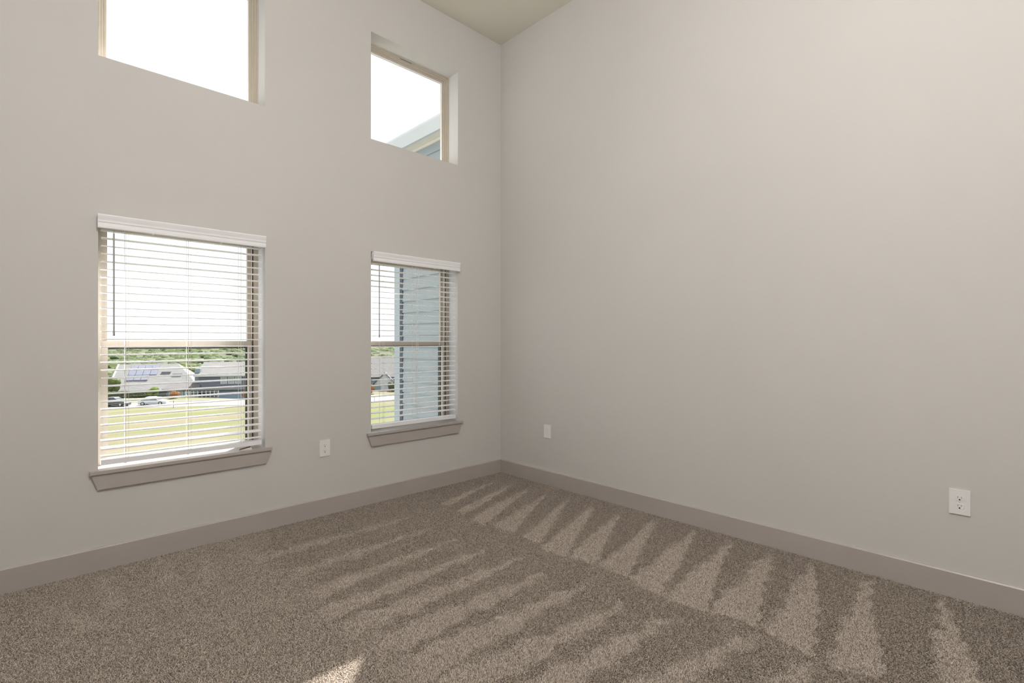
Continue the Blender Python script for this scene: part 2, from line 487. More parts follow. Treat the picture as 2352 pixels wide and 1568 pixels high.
# ------------------------------------------------------------------ blinds
def make_blind(x0, x1, ztop, nsl, pitch, ladders, wand_x, wand_len, rail_z, label, slack, tilts, over=0.0015):
    cx = (x0 + x1) / 2
    hw = (x1 - x0) / 2
    r = empty('window_blind', (cx, YW, rail_z))
    tag(r, label, 'blind', 'white slatted blinds in the lower windows')
    zt = HEAD - rail_z - 0.002
    # valance: stepped crown profile, standing a little proud of the wall
    prof = [(-0.022, 0.0), (-0.040, 0.0), (-0.042, -0.006), (-0.0405, -0.014), (-0.0365, -0.030), (-0.0365, -0.040),
            (-0.0335, -0.044), (-0.0335, -0.053), (-0.036, -0.057), (-0.036, -0.070), (-0.034, -0.073), (-0.022, -0.073)]
    bm = new(); extrude_x(bm, [(y, z + zt) for y, z in prof], -hw + over, hw - 0.0015)
    va = mk('valance', bm, 'blind_white', r)
    cps = (-0.22, 0.19)
    for k in cps:
        bm = new()
        box(bm, k * 2 * hw - 0.006, k * 2 * hw + 0.006, -0.044, -0.010, zt, zt + 0.0016)
        mk('valance_clip', bm, 'clip_plastic', va)
        bm = new()
        box(bm, k * 2 * hw - 0.006, k * 2 * hw + 0.006, -0.0385, -0.010, zt - 0.077, zt - 0.0732)
        mk('valance_clip', bm, 'clip_plastic', va)
    bm = new(); box(bm, -hw + 0.006, hw - 0.012, 0.000, 0.055, zt - 0.045, zt - 0.002)
    mk('headrail', bm, 'blind_white', r, bevel=0.002, seg=1)
    # slats
    bm = new()
    s0, s1 = -hw + 0.010, hw - 0.016
    n = 5
    up, dn = [], []
    for k in range(n):
        t = k / (n - 1) * 2 - 1
        up.append((t * 0.025, 0.0022 * (1 - t * t) + 0.0021))
        dn.append((t * 0.025, 0.0022 * (1 - t * t) - 0.0021))
    extrude_x(bm, up + dn[::-1], s0, s1)
    slat0 = mk('slat', bm, 'blind_white', r)
    me = slat0.data
    for i in range(nsl):
        o = slat0 if i == 0 else slat0.copy()
        if i:
            COL.objects.link(o)
        o.location = (0, 0.030, ztop - i * pitch - rail_z)
        tl = tilts.get(i, random.uniform(-0.6, 3.4))
        o.rotation_euler = (R(tl), 0, 0)
    # bottom rail
    bm = new(); box(bm, s0, s1, 0.006, 0.054, 0.0, 0.027)
    br = mk('bottom_rail', bm, 'blind_white', r, bevel=0.003, seg=2)
    for lx in ladders:
        bm = new(); tube(bm, [(lx - cx, 0.012, -0.003), (lx - cx, 0.012, 0.0005)], 0.006, 8)
        mk('cord_plug', bm, 'clip_plastic', br)
    # ladders: front and back cord with rungs, and a lift cord
    for lx in ladders:
        bm = new()
        x = lx - cx
        for y in (0.003, 0.057):
            tube(bm, [(x, y, 0.02), (x, y, zt - 0.045)], 0.0012, 5)
        for i in range(nsl):
            zz = ztop - i * pitch - rail_z - 0.0016
            tube(bm, [(x, 0.003, zz), (x, 0.057, zz)], 0.0005, 4)
        mk('ladder_cord', bm, 'cord_white', r)
        bm = new(); tube(bm, [(x + 0.012, 0.0015, 0.02), (x + 0.012, 0.0015, zt - 0.045)], 0.0007, 5)
        mk('lift_cord', bm, 'cord_white', r)
    # wand
    bm = new()
    wx = wand_x - cx
    wz = 1.802 - rail_z
    tube(bm, [(wx, -0.012, wz), (wx, -0.012, wz - wand_len)], 0.0042, 6)
    tube(bm, [(wx, -0.012, wz - wand_len + 0.02), (wx, -0.012, wz - wand_len - 0.004)], 0.0054, 6)
    wd = mk('tilt_wand', bm, 'wand_grey', r)
    wd['label'] = 'slim grey tilt wand hanging at the left side'
    bm = new(); tube(bm, [(wx, -0.010, wz + 0.03), (wx, -0.012, wz - 0.004)], 0.0022, 6)
    mk('wand_hook', bm, 'clip_plastic', wd)
    if slack:
        for k, dx in enumerate((0.0, 0.012)):
            bm = new()
            pts = []
            for j in range(15):
                t = j / 14
                pts.append((slack - cx + dx - 0.020 * math.sin(t * 3.0) * t, -0.004 - 0.004 * math.sin(t * 5), 1.81 - rail_z - t * 1.18))
            tube(bm, pts, 0.0010, 5)
            mk('pull_cord', bm, 'cord_white', r)
    return r


make_blind(W1[0] + 0.003, W1[1] - 0.003, 1.8185, 30, 0.04195, (0.383, 0.677, 0.960), 0.330, 0.548, 0.557,
           'white slatted blind in the left window, its slats catching sun', None, {2: 5.5, 3: 4.5, 13: 1.0, 28: 9.0, 29: -2.0}, over=-0.007)
make_blind(W2[0] + 0.003, W2[1] - 0.003, 1.807, 29, 0.0419, (1.953, 2.249, 2.516), 1.913, 0.547, 0.560,
           'white slatted blind near the corner, drawn over a view of blue siding', 2.262, {7: 4.5, 9: 4.5, 11: 3.0, 12: 3.0})

# small brown strip lying on the left sill
r = empty('wood_strip', (0.985, YW + 0.010, SILL))
tag(r, 'tiny dark brown strip lying under the blind on the left window sill', 'strip')
bm = new()
poly(bm, [(-0.032, -0.006, 0.004), (0.030, -0.004, 0.013), (0.032, 0.004, 0.013), (-0.030, 0.003, 0.004),
          (-0.032, -0.006, 0.009), (0.030, -0.004, 0.018), (0.032, 0.004, 0.018), (-0.030, 0.003, 0.009)],
     [(0, 3, 2, 1), (4, 5, 6, 7), (0, 1, 5, 4), (1, 2, 6, 5), (2, 3, 7, 6), (3, 0, 4, 7)])
mk('brown_bar', bm, 'brown_wood', r, bevel=0.001, seg=1)
bm = new()
poly(bm, [(-0.026, -0.008, 0.0), (0.040, -0.008, 0.0), (0.034, -0.004, 0.012), (0.010, -0.004, 0.010), (-0.022, -0.004, 0.004),
          (-0.026, 0.006, 0.0), (0.040, 0.006, 0.0), (0.034, 0.004, 0.012), (0.010, 0.004, 0.010), (-0.022, 0.004, 0.004)],
     [(0, 4, 3, 2, 1), (5, 6, 7, 8, 9), (0, 1, 6, 5), (1, 2, 7, 6), (2, 3, 8, 7), (3, 4, 9, 8), (4, 0, 5, 9)])
cb = mk('clear_base', bm, 'clip_plastic', r)
cb['label'] = 'pale clear plastic base under the strip'


# ------------------------------------------------------------------ outlets
def outlet(loc, rz, w_, h_, label, dark):
    r = empty('wall_outlet', loc, rz)
    tag(r, label, 'outlet', 'white wall outlets near the floor')
    bm = new(); box(bm, -w_ / 2, w_ / 2, -0.0065, 0.0, -h_ / 2, h_ / 2)
    mk('faceplate', bm, 'plate_white', r, bevel=0.0028, seg=3)
    for zc in (0.0195, -0.0195):
        bm = new()
        pts = []
        for k in range(24):
            a = k / 24 * 2 * math.pi
            x = 0.0172 * math.cos(a)
            z = max(-0.0142, min(0.0142, 0.0172 * math.sin(a)))
            pts.append((x, z))
        a_ = [bm.verts.new((x, -0.0064, z + zc)) for x, z in pts]
        b_ = [bm.verts.new((x * 0.97, -0.0078, z * 0.97 + zc)) for x, z in pts]
        bm.faces.new(b_)
        for k in range(24):
            bm.faces.new((a_[k], a_[(k + 1) % 24], b_[(k + 1) % 24], b_[k]))
        rc = mk('receptacle', bm, 'plate_white', r)
        for sx, hh in ((-0.0064, 0.0082), (0.0064, 0.0066)):
            bm = new(); box(bm, sx - 0.0011, sx + 0.0011, -0.00795, -0.0070, zc + 0.0035 - hh / 2, zc + 0.0035 + hh / 2)
            mk('slot', bm, 'slot_grey' if dark else 'clip_plastic', rc)
        bm = new()
        tube(bm, [(0, -0.00795, zc - 0.0072), (0, -0.0070, zc - 0.0072)], 0.0032, 12)
        mk('ground_hole', bm, 'slot_dark' if dark else 'clip_plastic', rc)
    bm = new(); tube(bm, [(0, -0.0072, 0), (0, -0.0060, 0)], 0.0026, 12)
    mk('screw', bm, 'clip_plastic', r)


outlet((1.4945, YW, 0.473), 0, 0.0735, 0.113, 'white duplex outlet on the window wall, between the two window sills', True)
outlet((XR, 0.2395, 0.4605), R(-90), 0.0757, 0.116, 'largest white duplex outlet with dark holes, on the plain right wall', True)
outlet((XR, 2.858, 0.457), R(-90), 0.074, 0.112, 'small white wall plate on the plain wall, close to the room corner', False)

# added fill lamp, hung out of view to brighten the room
r = empty('fill_lamp', (0.55, 0.15, ZC))
tag(r, 'added globe fill lamp hung out of view to brighten the room', 'lamp')
bm = new(); tube(bm, [(0, 0, 0.0), (0, 0, -0.025)], 0.07, 24)
mk('fill_lamp_base', bm, 'plate_white', r)
bm = new(); tube(bm, [(0, 0, -0.02), (0, 0, -0.50)], 0.010, 10)
mk('fill_lamp_stem', bm, 'plate_white', r)
bm = new()
bmesh.ops.create_uvsphere(bm, u_segments=32, v_segments=16, radius=0.20)
for v in bm.verts: v.co.z = v.co.z * 0.85 - 0.66
mk('fill_lamp_shade', bm, 'fill_diffuser', r, smooth=True)

# ------------------------------------------------------------------ carpet pile
WEDGES_R = [  # light vacuum strokes by the right wall: (base y low, base y high, apex x, apex y)
    (0.08, 0.24, 3.15, 0.30), (0.37, 0.545, 3.14, 0.59), (0.575, 0.78, 3.11, 0.84), (0.805, 1.02, 3.09, 1.05), (1.03, 1.225, 3.09, 1.27),
    (1.235, 1.43, 3.12, 1.51), (1.445, 1.625, 3.11, 1.79), (1.65, 1.815, 3.10, 2.06), (1.83, 2.02, 3.04, 2.27),
    (2.06, 2.21, 3.02, 2.49), (2.29, 2.45, 3.0, 2.70), (2.53, 2.68, 3.0, 2.90), (2.76, 2.88, 2.98, 3.08), (2.98, 3.09, 2.95, 3.25)]
WEDGES_M = [  # strokes in the middle, apex by the boundary, widening away from it: (apex x, apex y, base y, half width)
    (2.20, 0.30, 0.56, 0.085), (2.20, 0.56, 0.82, 0.085), (2.20, 0.785, 1.06, 0.085), (2.08, 1.10, 1.22, 0.08), (2.02, 1.30, 1.42, 0.085),
    (2.05, 1.548, 1.60, 0.085), (2.0, 1.77, 1.80, 0.075), (2.06, 1.99, 2.00, 0.065), (2.0, 2.22, 2.19, 0.055), (1.96, 2.466, 2.40, 0.05),
    (1.98, 2.72, 2.68, 0.042), (1.98, 2.984, 3.00, 0.04)]
WEDGES_L = [  # faint strokes by the window wall: (apex x, apex y, base x, base y, half width)
    (0.262, 3.40, 0.290, 2.92, 0.038), (0.512, 3.41, 0.520, 3.02, 0.034), (0.725, 3.26, 0.670, 2.93, 0.032), (0.03, 3.20, 0.20, 2.78, 0.030),
    (0.90, 3.22, 0.93, 2.95, 0.03)]


def sstep(a, b, x):
    t = np.clip((x - a) / (b - a), 0, 1)
    return t * t * (3 - 2 * t)


def carpet_mask(x, y):
    """0 = pile leaning to the viewer, 1 = pile leaning away"""
    j = 0.012 * np.sin(x * 41 + y * 23) + 0.010 * np.sin(x * 17 - y * 37 + 1.3)
    xx, yy = x + j * 0.6, y + j
    edge = 2.20 + 0.03 * np.sin(y * 9.0)
    m_r = np.full_like(x, 0.24)
    for y0, y1, ax, ay in WEDGES_R:
        t = np.clip((xx - edge) / (ax - edge), 0, 1)
        lo, hi = y0 + (ay - 0.006 - y0) * t, y1 + (ay + 0.006 - y1) * t
        k = sstep(-0.008, 0.008, yy - lo) * sstep(-0.020, 0.020, hi - yy) * sstep(ax + 0.02, ax - 0.10, xx)
        m_r = np.maximum(m_r, 0.24 + 0.54 * k)
    m_m = np.full_like(x, 0.30)
    for ax, ay, by, hw in WEDGES_M:
        t = np.clip((ax - xx) / (ax - 1.0), 0, 1.4)
        c = ay + (by - ay) * t
        wd = 0.008 + hw * np.minimum(t, 1) ** 0.8
        k = sstep(-0.018, 0.018, wd - np.abs(yy - c)) * sstep(ax + 0.01, ax - 0.12, xx)
        m_m = np.maximum(m_m, 0.30 + 0.46 * k * (1 - 0.25 * sstep(2.2, 2.9, yy)))
    lb = 0.98 + 0.05 * np.sin(y * 8)
    fade = sstep(lb - 0.10, lb + 0.10, xx)
    m_l = np.full_like(x, 0.50)
    m_l -= 0.18 * sstep(YW - 0.32, YW - 0.02, yy)
    for ax, ay, bx, by, hw in WEDGES_L:
        t = np.clip((ay - yy) / (ay - by), 0, 1.0)
        c = ax + (bx - ax) * t
        k = sstep(-0.014, 0.014, 0.004 + hw * t - np.abs(xx - c)) * sstep(ay + 0.01, ay - 0.06, yy) * sstep(by - 0.05, by + 0.03, yy)
        m_l = np.maximum(m_l, 0.50 + 0.25 * k)
    mm = m_l * (1 - fade) + m_m * fade
    rt = sstep(-0.006, 0.006, xx - edge)
    return mm * (1 - rt) + m_r * rt


def carpet():
    pitch = 0.0039
    gx = np.arange(XL + 0.003, XR - BB_T, pitch)
    gy = np.arange(YB + 0.003, YW - BB_T, pitch)
    X, Y = np.meshgrid(gx, gy)
    X = X.ravel(); Y = Y.ravel()
    # the pile is laid in the half of the room the photograph looks at, with a margin
    keep = (X * CA + Y * SA) > 1.25
    keep &= (Y + (X - 0.0) * 0.97) > 1.75
    X, Y = X[keep], Y[keep]
    n = len(X)
    X = X + rng.uniform(-0.5, 0.5, n) * pitch * 1.2
    Y = Y + rng.uniform(-0.5, 0.5, n) * pitch * 1.2
    X = np.minimum(X, XR - BB_T - 0.0005)
    Y = np.minimum(Y, YW - BB_T - 0.0005)
    mk_ = carpet_mask(X, Y)
    lean = 2.0 * mk_ - 0.95                     # along the direction away from the camera
    dist = np.hypot(X, Y)
    ux, uy = X / dist, Y / dist
    ln = 0.0082 * rng.uniform(0.7, 1.25, n)
    a = rng.uniform(0, 2 * np.pi, n)
    spread = 0.52
    lx = ux * lean * 1.27 + np.cos(a) * spread
    ly = uy * lean * 1.27 + np.sin(a) * spread
    lz = np.full(n, 0.85)
    nn = np.sqrt(lx * lx + ly * ly + lz * lz)
    lx, ly, lz = lx / nn, ly / nn, lz / nn
    b = rng.uniform(0, 2 * np.pi, n)
    curl = 0.0016
    NP = 4
    P = np.zeros((n, NP, 3), np.float32)
    for k in range(NP):
        t = k / (NP - 1)
        P[:, k, 0] = X + lx * ln * t * (0.35 + 0.65 * t) + curl * np.cos(b + t * 5.0) * t
        P[:, k, 1] = Y + ly * ln * t * (0.35 + 0.65 * t) + curl * np.sin(b + t * 5.0) * t
        P[:, k, 2] = lz * ln * t + 0.0003
    P[:, :, 0] = np.minimum(P[:, :, 0], XR - BB_T - 0.0002)
    P[:, :, 1] = np.minimum(P[:, :, 1], YW - BB_T - 0.0002)
    cu = bpy.data.hair_curves.new('carpet_pile')
    cu.add_curves([NP] * n)
    cu.attributes['position'].data.foreach_set('vector', P.ravel())
    rad = np.tile(np.array([0.00105, 0.00118, 0.00116, 0.00080], np.float32), n)
    rad *= np.repeat(rng.uniform(0.8, 1.2, n).astype(np.float32), NP)
    at = cu.attributes.get('radius') or cu.attributes.new('radius', 'FLOAT', 'POINT')
    at.data.foreach_set('value', rad)
    cu.materials.append(MATS['carpet_yarn'])
    o = bpy.data.objects.new('carpet_pile', cu)
    COL.objects.link(o)
    tag(o, 'beige brown wall to wall carpet with wedge shaped vacuum tracks', 'carpet', kind='stuff')


carpet()

# ------------------------------------------------------------------ outside: the projecting wing of the building
XWING, YEND = 3.60, 6.02
r = empty('wall_wing', (XWING, YW + WALL_T, -0.5))
tag(r, 'blue grey lap sided wall of the building wing outside the corner windows', 'wall', kind='structure')
L = YEND - (YW + WALL_T)
bm = new(); box(bm, 0.012, 0.30, -0.2, L - 0.02, -0.3, 4.30)
mk('wall_core', bm, 'siding_blue', r)
exp_ = 0.150
bm = new()
poly(bm, [(0.006, -0.15, 0.0), (0.006, L - 0.190, 0.0), (-0.013, L - 0.190, 0.0), (-0.013, -0.15, 0.0),
          (0.012, -0.15, exp_ + 0.02), (0.012, L - 0.190, exp_ + 0.02), (0.005, L - 0.190, exp_ + 0.02), (0.005, -0.15, exp_ + 0.02)],
     [(0, 3, 2, 1), (4, 5, 6, 7), (0, 1, 5, 4), (1, 2, 6, 5), (2, 3, 7, 6), (3, 0, 4, 7)])
s0 = mk('siding_board', bm, 'siding_blue', r)
for i in range(28):
    o = s0 if i == 0 else s0.copy()
    if i: COL.objects.link(o)
    o.location = (0, 0, 0.0 + i * exp_)
bm = new(); box(bm, -0.022, 0.02, L - 0.135, L, -0.3, 4.20)
mk('corner_board', bm, 'corner_blue', r, bevel=0.003, seg=1)
bm = new(); box(bm, -0.016, 0.004, L - 0.190, L - 0.134, -0.3, 4.20)  # dark strip stands in for the shadow at the trim joint
sg = mk('joint_shadow_strip', bm, 'house_trim_dark', r)
sg['label'] = 'dark strip standing for the shadow at the joint beside the corner board'

r = empty('roof_eave', (XWING, YW + WALL_T, 3.70))
tag(r, 'pale grey eave and fascia of the wing outside the upper corner window', 'roof', kind='structure')
Le = L + 0.35
bm = new(); box(bm, -0.150, 0.02, -0.2, Le, 0.0, 0.012)
mk('soffit', bm, 'soffit_beige', r)
bm = new(); box(bm, -0.020, 0.01, -0.2, L, -0.035, -0.002)
mk('frieze_board', bm, 'soffit_beige', r, bevel=0.003, seg=1)
bm = new(); extrude_x(bm, [(0, 0), (-0.02, 0), (-0.09, 0.10), (-0.09, 0.125), (0, 0.125)], -0.2, Le)
bmesh.ops.rotate(bm, cent=(0, 0, 0), matrix=Matrix.Rotation(R(90), 3, 'Z'), verts=bm.verts[:])
for v in bm.verts: v.co.x = -v.co.x - 0.148 if False else v.co.x
bmesh.ops.scale(bm, vec=(-1, 1, 1), verts=bm.verts[:])
bmesh.ops.translate(bm, vec=(-0.150, 0, -0.012), verts=bm.verts[:])
mk('gutter', bm, 'fascia_white', r)
bm = new(); box(bm, -0.152, -0.130, -0.2, Le, -0.012, 0.17)
mk('fascia_board', bm, 'fascia_white', r)
bm = new()
poly(bm, [(-0.17, -0.2, 0.165), (-0.17, Le, 0.165), (1.6, Le, 0.95), (1.6, -0.2, 0.95),
          (-0.17, -0.2, 0.135), (-0.17, Le, 0.135), (1.6, Le, 0.92), (1.6, -0.2, 0.92)],
     [(0, 1, 2, 3), (7, 6, 5, 4), (0, 4, 5, 1), (1, 5, 6, 2), (2, 6, 7, 3), (3, 7, 4, 0)])
mk('roof_deck', bm, 'roof_shingle', r)

# ------------------------------------------------------------------ outside: the ground
RZ = AZ - R(90)
K = 1.28                           # the third-floor eye height and every distance outside follow this


def D(d, l, z):
    """depth along the view, sideways to the right, height relative to the eye -> world"""
    d, l, z = d * K, l * K, z * K
    return Vector((d * CA + l * SA, d * SA - l * CA, EYE + z))


GZ = -8.72


def ground_z(d, l):
    def ss(a, b, x):
        t = max(0, min(1, (x - a) / (b - a)))
        return t * t * (3 - 2 * t)
    z = GZ
    z -= 1.9 * ss(78, 86, d + 0.22 * (l + 50)) * (1 - ss(110, 150, d)) * ss(-30, -46, l)
    z += 2.6 * ss(120, 260, d) + 1.7 * ss(260, 480, d)
    return z


ds = list(np.linspace(6, 60, 12)) + list(np.linspace(63, 110, 26)) + [118, 130, 145, 165, 190, 220, 260, 310, 370, 440, 520]
ls = list(np.linspace(-1.25, 0.9, 60))


def ground(name, d_from, d_to, m, label, cat):
    bm = new()
    dd = [d for d in ds if d_from <= d <= d_to]
    grid = [[bm.verts.new(D(d, k * max(d, 40), ground_z(d, k * max(d, 40)))) for k in ls] for d in dd]
    for a, b in zip(grid, grid[1:]):
        for k in range(len(ls) - 1):
            bm.faces.new((a[k], a[k + 1], b[k + 1], b[k]))
    o = mk(name, bm, m, smooth=True)
    if o.data.polygons[0].normal.z < 0:
        o.data.flip_normals()
    tag(o, label, cat, kind='structure')


ground('lawn', 0, 110, 'lawn_grass', 'yellow green mown lawn stretching below the windows to the street', 'lawn')
ground('hill', 109, 900, 'hill_grass', 'scrubby green rise beyond the houses up to the horizon', 'hill')


def street(name, off0, off1, zo, label, m, cat):
    bm = new()
    L_ = [-100, -80, -60, -50, -40, -30, -20, -10, 0, 20, 40]
    near = lambda l: 66.0 + 0.225 * (l + 49)
    a = [bm.verts.new(D(near(l) + off0, l, GZ + zo)) for l in L_]
    b = [bm.verts.new(D(near(l) + off1 + 0.05 * (l + 49), l, GZ + zo)) for l in L_]
    c = [bm.verts.new(v.co - Vector((0, 0, 0.03))) for v in a]
    for k in range(len(L_) - 1):
        bm.faces.new((a[k], a[k + 1], b[k + 1], b[k]))
        bm.faces.new((c[k], c[k + 1], a[k + 1], a[k]))
    tag(mk(name, bm, m), label, cat, kind='structure')


street('street', 0.0, 6.0, 0.02, 'pale sunlit concrete street crossing behind the lawn', 'concrete', 'street')
street('sidewalk', 7.4, 8.3, 0.02, 'narrow pale sidewalk strip along the far side of the street', 'concrete', 'sidewalk')


# ------------------------------------------------------------------ outside: houses
def gable_roof(bm, x0, x1, y0, y1, z0, zr, hipl=0.0, hipr=0.0, th=0.18):
    ym = (y0 + y1) / 2
    A = [(x0, y0, z0), (x1, y0, z0), (x1, y1, z0), (x0, y1, z0), (x0 + hipl, ym, zr), (x1 - hipr, ym, zr)]
    B = [(x, y, z - th) for x, y, z in A]
    F = [(0, 1, 5, 4), (2, 3, 4, 5), (1, 2, 5), (3, 0, 4)]
    vs = [bm.verts.new(p) for p in A + B[:4]]
    for f in F: bm.faces.new([vs[i] for i in f])
    for i, j in ((0, 1), (1, 2), (2, 3), (3, 0)):
        bm.faces.new((vs[i], vs[j], vs[6 + j], vs[6 + i]))
    bm.faces.new((vs[6], vs[9], vs[8], vs[7]))


def gable_y(bm, x0, x1, y0, y1, z0, zr, th=0.15):
    """gable whose ridge runs front to back, gable end to the front"""
    xm = (x0 + x1) / 2
    for sx, xe in ((-1, x0), (1, x1)):
        pts = [(xe, y0, z0), (xm, y0, zr), (xm, y1, zr), (xe, y1, z0)]
        pts += [(x, y, z - th) for x, y, z in pts]
        poly(bm, pts, [(0, 1, 2, 3), (7, 6, 5, 4), (0, 4, 5, 1), (1, 5, 6, 2), (2, 6, 7, 3), (3, 7, 4, 0)])


def house_window(r, x, z, w_, h_, y, pm='window_pale', grid=True):
    bm = new(); frame_ring(bm, x - w_ / 2, x + w_ / 2, z - h_ / 2, z + h_ / 2, 0.10, y - 0.06, y + 0.02)
    if grid: box(bm, x - w_ / 2 + 0.1, x + w_ / 2 - 0.1, y - 0.055, y + 0.0, z - 0.05, z + 0.05)
    f = mk('window', bm, 'house_white', r)
    bm = new(); box(bm, x - w_ / 2 + 0.08, x + w_ / 2 - 0.08, y - 0.03, y + 0.01, z - h_ / 2 + 0.08, z + h_ / 2 - 0.08)
    mk('pane', bm, pm, f)


# house A : long grey roof with solar panels
rA = empty('house', D(86, -61.0, -10.7), RZ + R(22))
rA.scale = (K, K, K)
tag(rA, 'low house with grey roof carrying blue solar panels, behind the parked white sedan', 'house', 'houses across the street')
bm = new(); box(bm, -6.4, 6.0, 0.6, 11.2, -0.5, 2.25)
mk('wall', bm, 'wall_slate', rA)
bm = new()
poly(bm, [(-6.4, 0.6, 2.2), (-6.4, 11.2, 2.2), (-6.4, 5.9, 6.2), (-6.2, 0.6, 2.2), (-6.2, 11.2, 2.2), (-6.2, 5.9, 6.2)],
     [(0, 1, 2), (5, 4, 3), (0, 3, 4, 1), (1, 4, 5, 2), (2, 5, 3, 0)])
mk('gable_wall', bm, 'wall_slate', rA)
bm = new(); gable_roof(bm, -6.9, 6.6, 0, 11.8, 2.35, 6.65, 0.0, 4.6)
rf = mk('roof', bm, 'roof_shingle', rA)
slope = math.atan2(4.3, 5.9)
for i in range(4):
    for k in range(3):
        if k == 0 and i == 3: continue
        bm = new()
        u0, v0 = -4.9 + i * 1.06, 2.7 + k * 1.42
        box(bm, u0, u0 + 1.0, v0, v0 + 1.34, 0.06, 0.11)
        bmesh.ops.rotate(bm, cent=(0, 0, 0), matrix=Matrix.Rotation(slope, 3, 'X'), verts=bm.verts[:])
        bmesh.ops.translate(bm, vec=(0, 0, 2.35), verts=bm.verts[:])
        mk('solar_panel', bm, 'solar_blue', rf)
for x, v in ((0.6, 4.6), (2.4, 3.9)):
    bm = new(); box(bm, x - 0.7, x + 0.7, v, v + 0.35, 0.05, 0.16)
    bmesh.ops.rotate(bm, cent=(0, 0, 0), matrix=Matrix.Rotation(slope, 3, 'X'), verts=bm.verts[:])
    bmesh.ops.translate(bm, vec=(0, 0, 2.35), verts=bm.verts[:])
    mk('roof_vent', bm, 'house_trim_dark', rf)
for s_ in (0, 1):
    bm = new()
    ya, yb = (0.0, 5.9) if s_ == 0 else (11.8, 5.9)
    tube(bm, [(-6.95, ya, 2.3), (-6.95, yb, 6.6)], 0.16, 4)
    mk('rake_board', bm, 'house_white', rA)
bm = new(); gable_roof(bm, 2.0, 7.0, -2.4, 1.2, 1.75, 2.6)
mk('porch_roof', bm, 'roof_shingle_pale', rA)
for x in (2.3, 4.4, 6.6):
    bm = new(); box(bm, x - 0.09, x + 0.09, -2.1, -1.92, -0.3, 1.7)
    mk('porch_post', bm, 'house_white', rA)
for x in (-5.2, -3.4, -0.8):
    house_window(rA, x, 1.3, 1.1, 1.2, 0.6, 'window_dark')
bm = new(); box(bm, -6.5, -6.3, 0.5, 0.7, -0.3, 2.2)
mk('corner_board', bm, 'house_white', rA)

# house B : two storeys, slate blue
rB = empty('house', D(82, -46.6, -9.4), RZ + R(14))
rB.scale = (K, K, K)
tag(rB, 'two storey dark blue house with three pale windows and a light blue garage', 'house', 'houses across the street')
bm = new(); box(bm, -4.2, 6.2, 0.3, 9.0, -0.8, 4.0)
mk('wall', bm, 'wall_slate', rB)
bm = new(); gable_roof(bm, -4.8, 6.8, -0.3, 9.6, 4.0, 5.9)
mk('roof', bm, 'roof_shingle_pale', rB)
for x in (-4.1, 6.1):
    bm = new()
    poly(bm, [(x, 0.3, 3.9), (x, 9.0, 3.9), (x, 4.65, 5.65), (x + 0.1, 0.3, 3.9), (x + 0.1, 9.0, 3.9), (x + 0.1, 4.65, 5.65)],
         [(0, 1, 2), (5, 4, 3), (0, 3, 4, 1), (1, 4, 5, 2), (2, 5, 3, 0)])
    mk('gable_wall', bm, 'wall_slate', rB)
bm = new(); box(bm, -4.8, 6.8, -0.36, -0.30, 3.72, 4.0)
mk('eave_board', bm, 'house_white', rB)
for x in (-0.55, 0.55, 1.6):
    house_window(rB, x, 3.05, 0.95, 1.15, 0.3)
bm = new()
poly(bm, [(-4.6, -1.6, 1.75), (6.6, -1.6, 1.75), (6.6, 0.35, 2.2), (-4.6, 0.35, 2.2), (-4.6, -1.6, 1.6), (6.6, -1.6, 1.6), (6.6, 0.35, 2.05), (-4.6, 0.35, 2.05)],
     [(0, 1, 2, 3), (7, 6, 5, 4), (0, 4, 5, 1), (1, 5, 6, 2), (2, 6, 7, 3), (3, 7, 4, 0)])
mk('porch_roof', bm, 'roof_shingle', rB)
bm = new(); box(bm, -1.4, 4.4, -0.9, 0.35, -0.3, 1.5)
mk('garage_wall', bm, 'wall_slate', rB)
bm = new(); box(bm, -1.2, 4.2, -0.94, -0.9, -0.25, 1.35)
gd = mk('garage_door', bm, 'garage_blue', rB)
for k in range(4):
    bm = new(); box(bm, -1.2, 4.2, -0.99, -0.94, -0.25 + k * 0.40, 0.12 + k * 0.40)
    mk('door_panel', bm, 'garage_blue', gd)
for x in (5.2, 6.3):
    bm = new(); box(bm, x - 0.09, x + 0.09, -1.5, -1.32, -0.6, 1.65)
    mk('porch_post', bm, 'house_white', rB)
bm = new(); gable_roof(bm, -9.0, -3.6, -1.0, 3.2, 1.9, 2.9, 0.8, 0.8)
mk('side_roof', bm, 'roof_shingle_pale', rB)
bm = new(); box(bm, -8.5, -4.1, -0.4, 2.8, -0.8, 1.8)
mk('side_wall', bm, 'wall_bluegrey', rB)
for x in (-7.8, -6.6, -5.4):
    house_window(rB, x, 1.0, 0.8, 0.9, -0.4, 'window_pale', False)
bm = new(); box(bm, -4.9, -4.1, 0.6, 1.4, 2.0, 5.0)
mk('chimney', bm, 'wall_bluegrey', rB)

# house C : through the corner window
rC = empty('house', D(90, -23.0, GZ), RZ + R(8))
rC.scale = (K, K, K)
tag(rC, 'house with wide grey roof and white pointed front gable, seen by the blue siding', 'house', 'houses across the street')
bm = new(); box(bm, -5.5, 8, 1.5, 12, -0.3, 2.4)
mk('wall', bm, 'wall_bluegrey', rC)
bm = new(); gable_roof(bm, -7.5, 8.5, 0.9, 12.6, 2.3, 5.9)
mk('roof', bm, 'roof_shingle_pale', rC)
bm = new(); box(bm, -1.6, 2.0, -0.2, 1.6, -0.3, 1.2)
mk('gable_front', bm, 'wall_bluegrey', rC)
bm = new()
poly(bm, [(-1.7, -0.25, 1.1), (2.1, -0.25, 1.1), (0.2, -0.25, 3.0), (-1.7, 1.6, 1.1), (2.1, 1.6, 1.1), (0.2, 1.6, 3.0)],
     [(0, 2, 1), (3, 4, 5), (0, 1, 4, 3), (1, 2, 5, 4), (2, 0, 3, 5)])
mk('gable_wall', bm, 'house_white', rC)
bm = new(); gable_y(bm, -2.35, 2.75, -0.6, 4.0, 0.65, 3.2)
